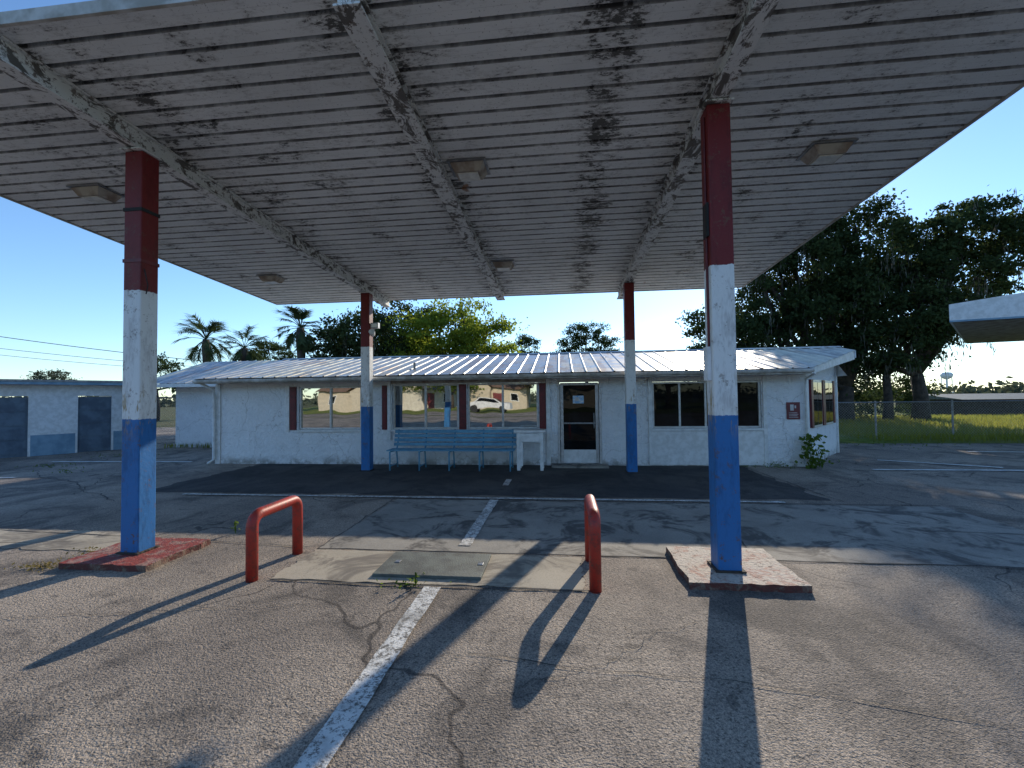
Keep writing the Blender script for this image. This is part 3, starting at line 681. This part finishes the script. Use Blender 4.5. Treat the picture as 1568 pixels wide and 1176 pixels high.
def house(cx,cy,w,dp,h,rh,mw=None,mr=None,gable=0):
    mw=mw or m_hw; mr=mr or m_hr
    t=empty('suburban_house'); b=MB(); b.box((cx-w/2,cy-dp,0),(cx+w/2,cy,h),mw)
    for k in (-.3,.05,.3): b.box((cx+k*w-.5,cy+.002,.9 if k!=.05 else .05),(cx+k*w+.5,cy+.04,2),m_white if k!=.05 else m_shut)
    for k in (-.3,.3): b.box((cx+k*w-.42,cy+.041,.98),(cx+k*w+.42,cy+.05,1.92),m_glassd)
    b.obj('walls',t); b=MB(); o=.5
    P=[(cx-w/2-o,cy+o,h),(cx+w/2+o,cy+o,h),(cx+w/2+o,cy-dp-o,h),(cx-w/2-o,cy-dp-o,h)]; r0=(cx-w*.2,cy-dp/2,h+rh); r1=(cx+w*.2,cy-dp/2,h+rh)
    b.face([P[0],P[1],r1,r0],mr); b.face([P[2],P[3],r0,r1],mr); b.face([P[1],P[2],r1],mr); b.face([P[3],P[0],r0],mr)
    if gable:
        gx=cx+gable*w*.25; gw=w*.22
        b.box((gx-gw,cy+.06,0),(gx+gw,cy+1.4,h-.02),mw); b.face([(gx-gw-.3,cy+1.7,h),(gx,cy+1.7,h+rh*.8),(gx,cy-2,h+rh*.8),(gx-gw-.3,cy-.2,h)],mr); b.face([(gx+gw+.3,cy+1.7,h),(gx,cy+1.7,h+rh*.8),(gx,cy-2,h+rh*.8),(gx+gw+.3,cy-.2,h)],mr); b.face([(gx-gw,cy+1.42,h-.02),(gx+gw,cy+1.42,h-.02),(gx,cy+1.42,h+rh*.7)],mw)
    b.obj('roof',t)
house(-26.2,-33,9.5,7,2.5,2.1,gable=1); house(-17.6,-36,8,7,2.5,1.6,m_hw2,m_hr2,-1); house(-8.4,-35,8.0,7,2.6,2.0,gable=-1); house(6,-38,12,7,2.5,1.7,m_hw2,m_hr)
for x,y,s in ((-21.5,-34,1.1),(-31,-40,1.6),(-13.2,-31,.9),(-11.5,-46,1.9),(-2,-34,1.25),(.5,-44,1.7),(13,-36,1.3),(20,-33,1.4),(-38,-36,1.4),(9,-46,1.6),(-26,-46,1.8),(-18,-47,1.8)):
    tree('oak_tree',(x,y),[(x,y,5*s,2.4*s,2.2*s,2.0*s),(x+1.6*s,y,3.6*s,2*s,2*s,1.5*s),(x-1.7*s,y,3.8*s,1.9*s,2*s,1.5*s)],m_bright if x not in (-2,) else m_dry,8,50,.6,.4,.24,.3)
car=empty('parked_car'); b=MB(); cx,cy=-7.4,-24.5
pf=[(-2.2,.35),(-2.2,.85),(-1.5,.98),(-.9,1.42),(.7,1.45),(1.35,1.02),(2.15,.85),(2.25,.4)]
for s in (0,1):
    pts=[(cx+x,cy+(-.85 if s else .85),z) for x,z in pf]; b.face(pts if s else pts[::-1],m_signw)
for i in range(len(pf)):
    a,c=pf[i],pf[(i+1)%len(pf)]; b.face([(cx+a[0],cy-.85,a[1]),(cx+a[0],cy+.85,a[1]),(cx+c[0],cy+.85,c[1]),(cx+c[0],cy-.85,c[1])],m_signw if i not in (2,4) else m_glassd)
b.face([(cx-1.3,cy+.856,1.0),(cx-.85,cy+.856,1.35),(cx+.65,cy+.856,1.38),(cx+1.15,cy+.856,1.0)],m_glassd)
b.obj('body',car); b=MB()
for x in(-1.4,1.4):
    for yy in(-.8,.66): b.tube([(cx+x,cy+yy,.33),(cx+x,cy+yy+.2,.33)],.33,m_dark,16)
b.obj('wheels',car)

# ---------------------------------------------------------------- light, sky, camera
AZ=math.radians(19); EL=math.radians(22.5)
sd=Vector((math.sin(AZ)*math.cos(EL),math.cos(AZ)*math.cos(EL),math.sin(EL)))
l=bpy.data.lights.new('sun','SUN'); l.energy=5.0; l.angle=math.radians(.5); l.color=(1,.89,.73)
so=bpy.data.objects.new('sun',l); S.collection.objects.link(so); so.rotation_euler=(-sd).to_track_quat('-Z','Y').to_euler(); so.location=sd*50
w=bpy.data.worlds.new('World'); S.world=w; w.use_nodes=True; nt=w.node_tree; nt.nodes.clear()
sk=nt.nodes.new('ShaderNodeTexSky'); sk.sky_type='NISHITA'; sk.sun_disc=False; sk.sun_elevation=EL; sk.sun_rotation=AZ; sk.air_density=1.0; sk.dust_density=.1; sk.ozone_density=2.5
mu=nt.nodes.new('ShaderNodeMix'); mu.data_type='RGBA'; mu.blend_type='MULTIPLY'; mu.inputs[0].default_value=1; mu.inputs[7].default_value=(1.08,1.29,1.5,1)
bg=nt.nodes.new('ShaderNodeBackground'); bg.inputs[1].default_value=.15; ow=nt.nodes.new('ShaderNodeOutputWorld')
nt.links.new(sk.outputs[0],mu.inputs[6]); nt.links.new(mu.outputs[2],bg.inputs[0]); nt.links.new(bg.outputs[0],ow.inputs[0])

th=math.radians(6.38); p=math.radians(1.6); ro=math.radians(.69)
f=Vector((-math.sin(th)*math.cos(p),math.cos(th)*math.cos(p),math.sin(p))); r0=Vector((math.cos(th),math.sin(th),0)); u0=r0.cross(f)
r=r0*math.cos(ro)-u0*math.sin(ro); u=u0*math.cos(ro)+r0*math.sin(ro)
cm=bpy.data.cameras.new('camera'); cm.sensor_width=36; cm.lens=36*680/1568; cm.clip_end=5000; cm.clip_start=.05
co=bpy.data.objects.new('camera',cm); S.collection.objects.link(co)
Mx=Matrix((r,u,-f)).transposed().to_4x4(); Mx.translation=Vector((0,0,1.6)); co.matrix_world=Mx
S.camera=co
S.view_settings.view_transform='Standard'; S.view_settings.look='None'; S.view_settings.exposure=0
